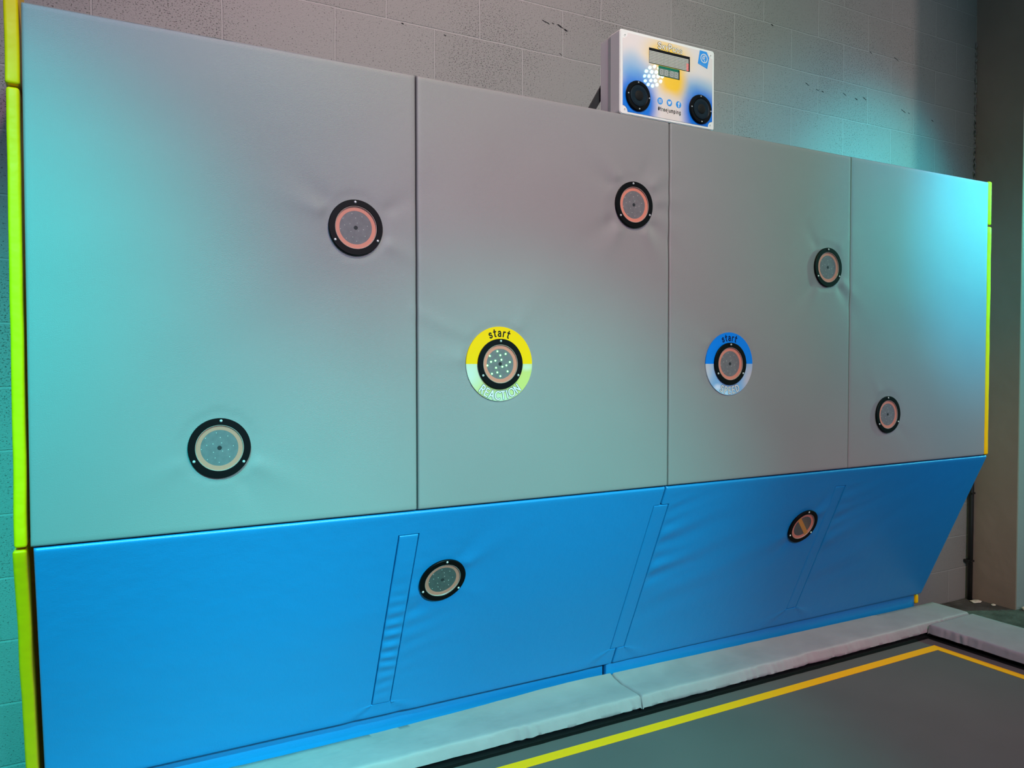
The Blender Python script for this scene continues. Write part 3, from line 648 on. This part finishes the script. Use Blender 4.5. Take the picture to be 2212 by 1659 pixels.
for cx_ in (.1835, .2055, .2310, .2515):
    w, h, t = .0058, .0085, .0013; cy_ = .174
    for lo, hi in (((-w+t, h-t), (w-t, h+t)), ((-w+t, -h-t), (w-t, -h+t)), ((-w+t, -t*.8), (w-t, t*.8)), ((-w-t*.5, t), (-w+t*1.2, h-t*.5)), ((w-t*1.2, t), (w+t*.5, h-t*.5)), ((-w-t*.5, -h+t*.5), (-w+t*1.2, -t)), ((w-t*1.2, -h+t*.5), (w+t*.5, -t))):
        sh = lambda y: y*.08
        box_bm(bm, (cx_+lo[0]+sh(lo[1]), cy_+lo[1], .0034), (cx_+hi[0]+sh(lo[1]), cy_+hi[1], .0038))
for yy in (.170, .178): box_bm(bm, (.2172, yy-.0011, .0020), (.2192, yy+.0011, .0036))
bm_obj('segment_digits', bm, m_segdigit, sg)
# title, icons, hashtag, tag
pl = line_text('SKYPODS', [.0215, .0145, .0145, .0215, .0145, .0145, .0145], .1665, .2575, .2825, .16)
text_layer('title_outline', pl, .34, .0015, m_outline, cb_); text_layer('title_lettering', pl, .185, .0019, mat('title_white', (.86, .78, .68), .3), cb_)
pl = line_text('#freejumping', [.0135]*12, .1675, .0355, .2765, .16); text_layer('hashtag_lettering', pl, .165, .0015, m_ink, cb_)
ic = [lathe('social_icon', [(.0001, .0016), (.0124, .0016), (.0126, .0010)], m_iconblue, cb_, n=40, loc=(0, 0, 0)) for _ in range(3)]
for o, x in zip(ic, (.179, .222, .265)): o.location = (x, .070, 0)
bm = bmesh.new()
def frame2(bm, x0, y0, x1, y1, t, z0, z1):
    box_bm(bm, (x0, y0, z0), (x1, y0+t, z1)); box_bm(bm, (x0, y1-t, z0), (x1, y1, z1)); box_bm(bm, (x0, y0+t, z0), (x0+t, y1-t, z1)); box_bm(bm, (x1-t, y0+t, z0), (x1, y1-t, z1))
frame2(bm, -.0065, -.0062, .0065, .0062, .0015, .0017, .0020); bm_obj('symbol', bm, m_letter, ic[0])
lathe('symbol_lens', [(.0021, .0017), (.0021, .0020), (.0036, .0020), (.0036, .0017)], m_letter, ic[0], n=24, closed=True)
bird = [(-.0080, -.0052), (-.0030, -.0072), (.0025, -.0055), (.0062, -.0005), (.0062, .0025), (.0085, .0050), (.0060, .0046), (.0045, .0065), (.0010, .0062), (-.0002, .0035), (-.0040, .0045), (-.0074, .0066), (-.0070, .0030), (-.0078, .0010), (-.0055, -.0018), (-.0035, -.0038)]
prism('symbol', bird, .0017, .0020, m_letter, ic[1])
text_layer('symbol', [('f', .0175, .0008, -.0085, 0, 1.05)], .22, .0020, m_letter, ic[2])
tg = prism('logo_tag', [(.3655, .2870), (.3985, .2865), (.4115, .2665), (.4025, .2245), (.3560, .2370)], .0012, .0018, m_iconblue, cb_)
lathe('logo_ring', [(.0140, .0018), (.0140, .0021), (.0172, .0021), (.0172, .0018)], m_letter, tg, n=40, loc=(.3860, .2600, 0), closed=True)
def arc_strip(bm, cx_, cy_, r0, r1, a0, a1, z, n=14):
    ps = []
    for k in range(n+1):
        t = math.radians(a0+(a1-a0)*k/n); ps.append((bm.verts.new((cx_+r0*math.cos(t), cy_+r0*math.sin(t), z)), bm.verts.new((cx_+r1*math.cos(t), cy_+r1*math.sin(t), z))))
    for k in range(n): bm.faces.new((ps[k][0], ps[k][1], ps[k+1][1], ps[k+1][0]))
bm = bmesh.new(); arc_strip(bm, .3880, .2600, .0075, .0105, 60, 215, .0020); arc_strip(bm, .3885, .2590, .0030, .0055, 60, 230, .0020)
box_bm(bm, (.3870, .2480, .0018), (.3895, .2560, .0020)); box_bm(bm, (.3872, .2590, .0018), (.3895, .2615, .0020)); bm_obj('logo_mark', bm, m_letter, tg)
bm = bmesh.new()
for k in range(14): box_bm(bm, (.3640+k*.0024, .2370-k*.00045, .0018), (.3655+k*.0024, .2388-k*.00045, .0020))
bm_obj('logo_caption', bm, mat('pale_blue_ink', (.16, .38, .75), .3), tg)

# ------------------------------------------------------------------ frame pads round the trampoline
def frame_pad(name, L, Wd, hf_seed, drop, loc, rz, label, zback, front_gather=1.0):
    """local x along the length, y from the wall side (0) to the bed side (-Wd); top at z=0, front face falls by drop"""
    nx = max(30, int(L/.0065)); prof = [(0.0, -.028), (-.0, -.008), (-.006, .0), (-.03, .001), (-.08, .0012), (-.13, .0012), (-Wd+.026, .001), (-Wd+.0165, -.0003), (-Wd+.0120, -.0022), (-Wd+.0092, -.0062), (-Wd+.0072, -.014), (-Wd+.0048, -.024), (-Wd+.0028, -.034), (-Wd+.0012, -drop+.005), (-Wd+.0070, -drop)]
    n = len(prof); vs = []; fs = []
    for i in range(nx+1):
        x = L*i/nx; e = min(x, L-x); end = 0 if e > .007 else .006*(1-math.sqrt(max(0, 1-(1-e/.007)**2)))
        for j, (y, z) in enumerate(prof):
            dz = .0022*nz(x, y, 3, hf_seed) + .0010*nz(x, y, 11, hf_seed); dy = 0
            if j >= 7:
                gth = front_gather*(nz(x, 0, 9, hf_seed)*.4 + .9*(.35-abs(nz(x+.15*z, z*.3, 26, hf_seed+3)))*(.4+nz(x, 0, 4, 77))); dy = .0125*gth*min(1, (j-6)/3); dz += .0007*nz(x, 0, 22, hf_seed)
            if j < 2: dy = -.0015*abs(nz(x, 0, 6, hf_seed+8))
            zz = z+dz-end
            if j < 4: zz += zback(x)*(1 if j < 3 else .5)
            if j == n-1: dz = .002*nz(x, 0, 18, hf_seed+1); zz = z + dz
            vs.append((x, y+dy, zz))
    for i in range(nx):
        for j in range(n): fs.append((i*n+j, i*n+(j+1) % n, (i+1)*n+(j+1) % n, (i+1)*n+j))
    fs.append(tuple(range(n))); fs.append(tuple(nx*n+j for j in range(n)))
    o = mesh_obj(name, vs, fs, m_floorpad, None, True); o.data.set_sharp_from_angle(angle=math.radians(55)); o.location = loc; o.rotation_euler = (0, 0, rz)
    tag(o, label, 'frame pad', 'grey frame pads round the trampoline'); return o
ZP = -.8365
def curl(x):
    X = x-1.4
    return .021*math.exp(-((X-1.85)/.55)**2) if X < 2.1 else 0
frame_pad('frame_pad', 3.405, .2115, 11, .050, (-1.4, .3495, ZP), 0, 'long grey frame pad at the foot of the left blue pad', curl)
frame_pad('frame_pad', 2.125, .2115, 31, .050, (2.0065, .3445, ZP), 0, 'grey frame pad at the foot of the right blue pad, ending at the corner', lambda x: .020*max(0, 1-x/1.9))
frame_pad('frame_pad', 3.6, .370, 51, .046, (4.137, .1305, ZP-.003), -math.pi/2, 'mauve grey frame pad along the right side of the trampoline', lambda x: 0, 1.2)

# ------------------------------------------------------------------ trampoline
tr = empty('trampoline', (1.2, -1.8, FZ)); tag(tr, 'dark grey trampoline bed with a yellow border line', 'trampoline')
ZB = -.905-FZ
def T(x, y): return (x-1.2, y+1.8)
def ring_rect(name, x0, y0, x1, y1, w, z0, z1, m):
    bm = bmesh.new(); a = T(x0, y0); b = T(x1, y1)
    box_bm(bm, (a[0], b[1]-w, z0), (b[0], b[1], z1)); box_bm(bm, (a[0], a[1], z0), (b[0], a[1]+w, z1)); box_bm(bm, (a[0], a[1]+w, z0), (a[0]+w, b[1]-w, z1)); box_bm(bm, (b[0]-w, a[1]+w, z0), (b[0], b[1]-w, z1))
    return bm_obj(name, bm, m, tr)
a, b = T(-1.3, -3.7), T(3.762, .124)
n = 60; vs = []; fs = []
for j in range(n+1):
    for i in range(n+1):
        u, v = i/n, j/n; x = a[0]+(b[0]-a[0])*u; y = a[1]+(b[1]-a[1])*v
        vs.append((x, y, ZB - .004*math.sin(math.pi*u)*math.sin(math.pi*v)))
for j in range(n):
    for i in range(n): k = j*(n+1)+i; fs.append((k, k+1, k+n+2, k+n+1))
o = mesh_obj('bed', vs, fs, m_bed, tr, True)
# border webbing with a frayed, slightly wavy edge
bm = bmesh.new()
N = 260
for side in range(2):
    rows = []
    for k in range(N+1):
        t = k/N
        if side == 0:
            x = -1.3+5.06*t; y0, y1 = .1185+.0014*nz(x, 0, 14, 1), .158; p = [(x, y0), (x, (y0+y1)/2), (x, y1)]
        else:
            y = -3.7+3.83*t; x0, x1 = 3.757+.001*nz(0, y, 14, 2), 3.80; p = [(x0, y), ((x0+x1)/2, y), (x1, y)]
        hs = (.0012, .0034, -.002); rows.append([bm.verts.new((*T(*q), ZB+h+.0012*nz(q[0], q[1], 25, 4))) for q, h in zip(p, hs)])
    for k in range(N):
        for q in range(2): bm.faces.new((rows[k][q], rows[k][q+1], rows[k+1][q+1], rows[k+1][q]))
bm_obj('webbing', bm, m_web, tr, True)
bm = bmesh.new(); lx, ly_, wl = 3.697, .048, .0445
def quad(p):
    V_ = [(*T(x, y), ZB+.0016) for x, y in p]; W2 = [(v[0], v[1], ZB-.001) for v in V_]
    t_ = [bm.verts.new(v) for v in V_]; b_ = [bm.verts.new(v) for v in W2]; bm.faces.new(t_); bm.faces.new(b_[::-1])
    for k in range(4): bm.faces.new((t_[k], b_[k], b_[(k+1) % 4], t_[(k+1) % 4]))
quad([(-1.1, ly_-wl), (lx-wl, ly_-wl), (lx, ly_), (-1.1, ly_)]); quad([(lx-wl, -3.4), (lx, -3.4), (lx, ly_), (lx-wl, ly_-wl)])
bm_obj('border_line', bm, m_line, tr)
# steel frame hidden below the pads
ring_rect('steel_frame', -1.38, -3.78, 4.10, .335, .20, 0, .170, m_blacksteel)

# ------------------------------------------------------------------ cyan stage lamp on its stand, behind the viewer (seen mirrored in the box lid)
def par_lamp(loc, target, label, lit=True, floor=True):
    root = empty('stage_lamp', loc); tag(root, label, 'stage lamp', 'cyan stage lamps')
    q = (Vector(target)-Vector(loc)).to_track_quat('Z', 'Y')
    def orient(o): o.rotation_mode = 'QUATERNION'; o.rotation_quaternion = q; return o
    orient(lathe('lamp_housing', [(.0001, -.16), (.055, -.155), (.085, -.10), (.098, -.01), (.098, .02), (.092, .02), (.092, -.008), (.0001, -.008)], m_blacksteel, root, n=40))
    pts = [(0, 0)] + [(.037*math.cos(k*math.pi/3), .037*math.sin(k*math.pi/3)) for k in range(6)] + [(.072*math.cos(k*math.pi/6), .072*math.sin(k*math.pi/6)) for k in range(12)]
    if lit:
        first = None
        for x, y in pts:
            if first is None: o = lathe('lamp_led', [(.0001, .0), (.0115, .0), (.0115, -.004)], m_lamp, root, n=14, loc=(0, 0, 0)); first = o
            else: o = first.copy(); scene.collection.objects.link(o); o.parent = root
            orient(o); o.location = q @ Vector((x, y, 0.0))
    bm = bmesh.new(); tube(bm, [(-.115, 0, 0), (-.115, 0, .17), (.115, 0, .17), (.115, 0, 0)], .008, 8); bm_obj('yoke', bm, m_blacksteel, root)
    bm = bmesh.new(); tube(bm, [(0, 0, .17), (0, 0, 1.6)], .012, 8); bm_obj('drop_rod', bm, m_blacksteel, root)
par_lamp((4.08, -2.68, 2.72), (3.0, -.2, 1.4), 'round cyan multi-bulb stage lamp reflected in the lid of the white box')
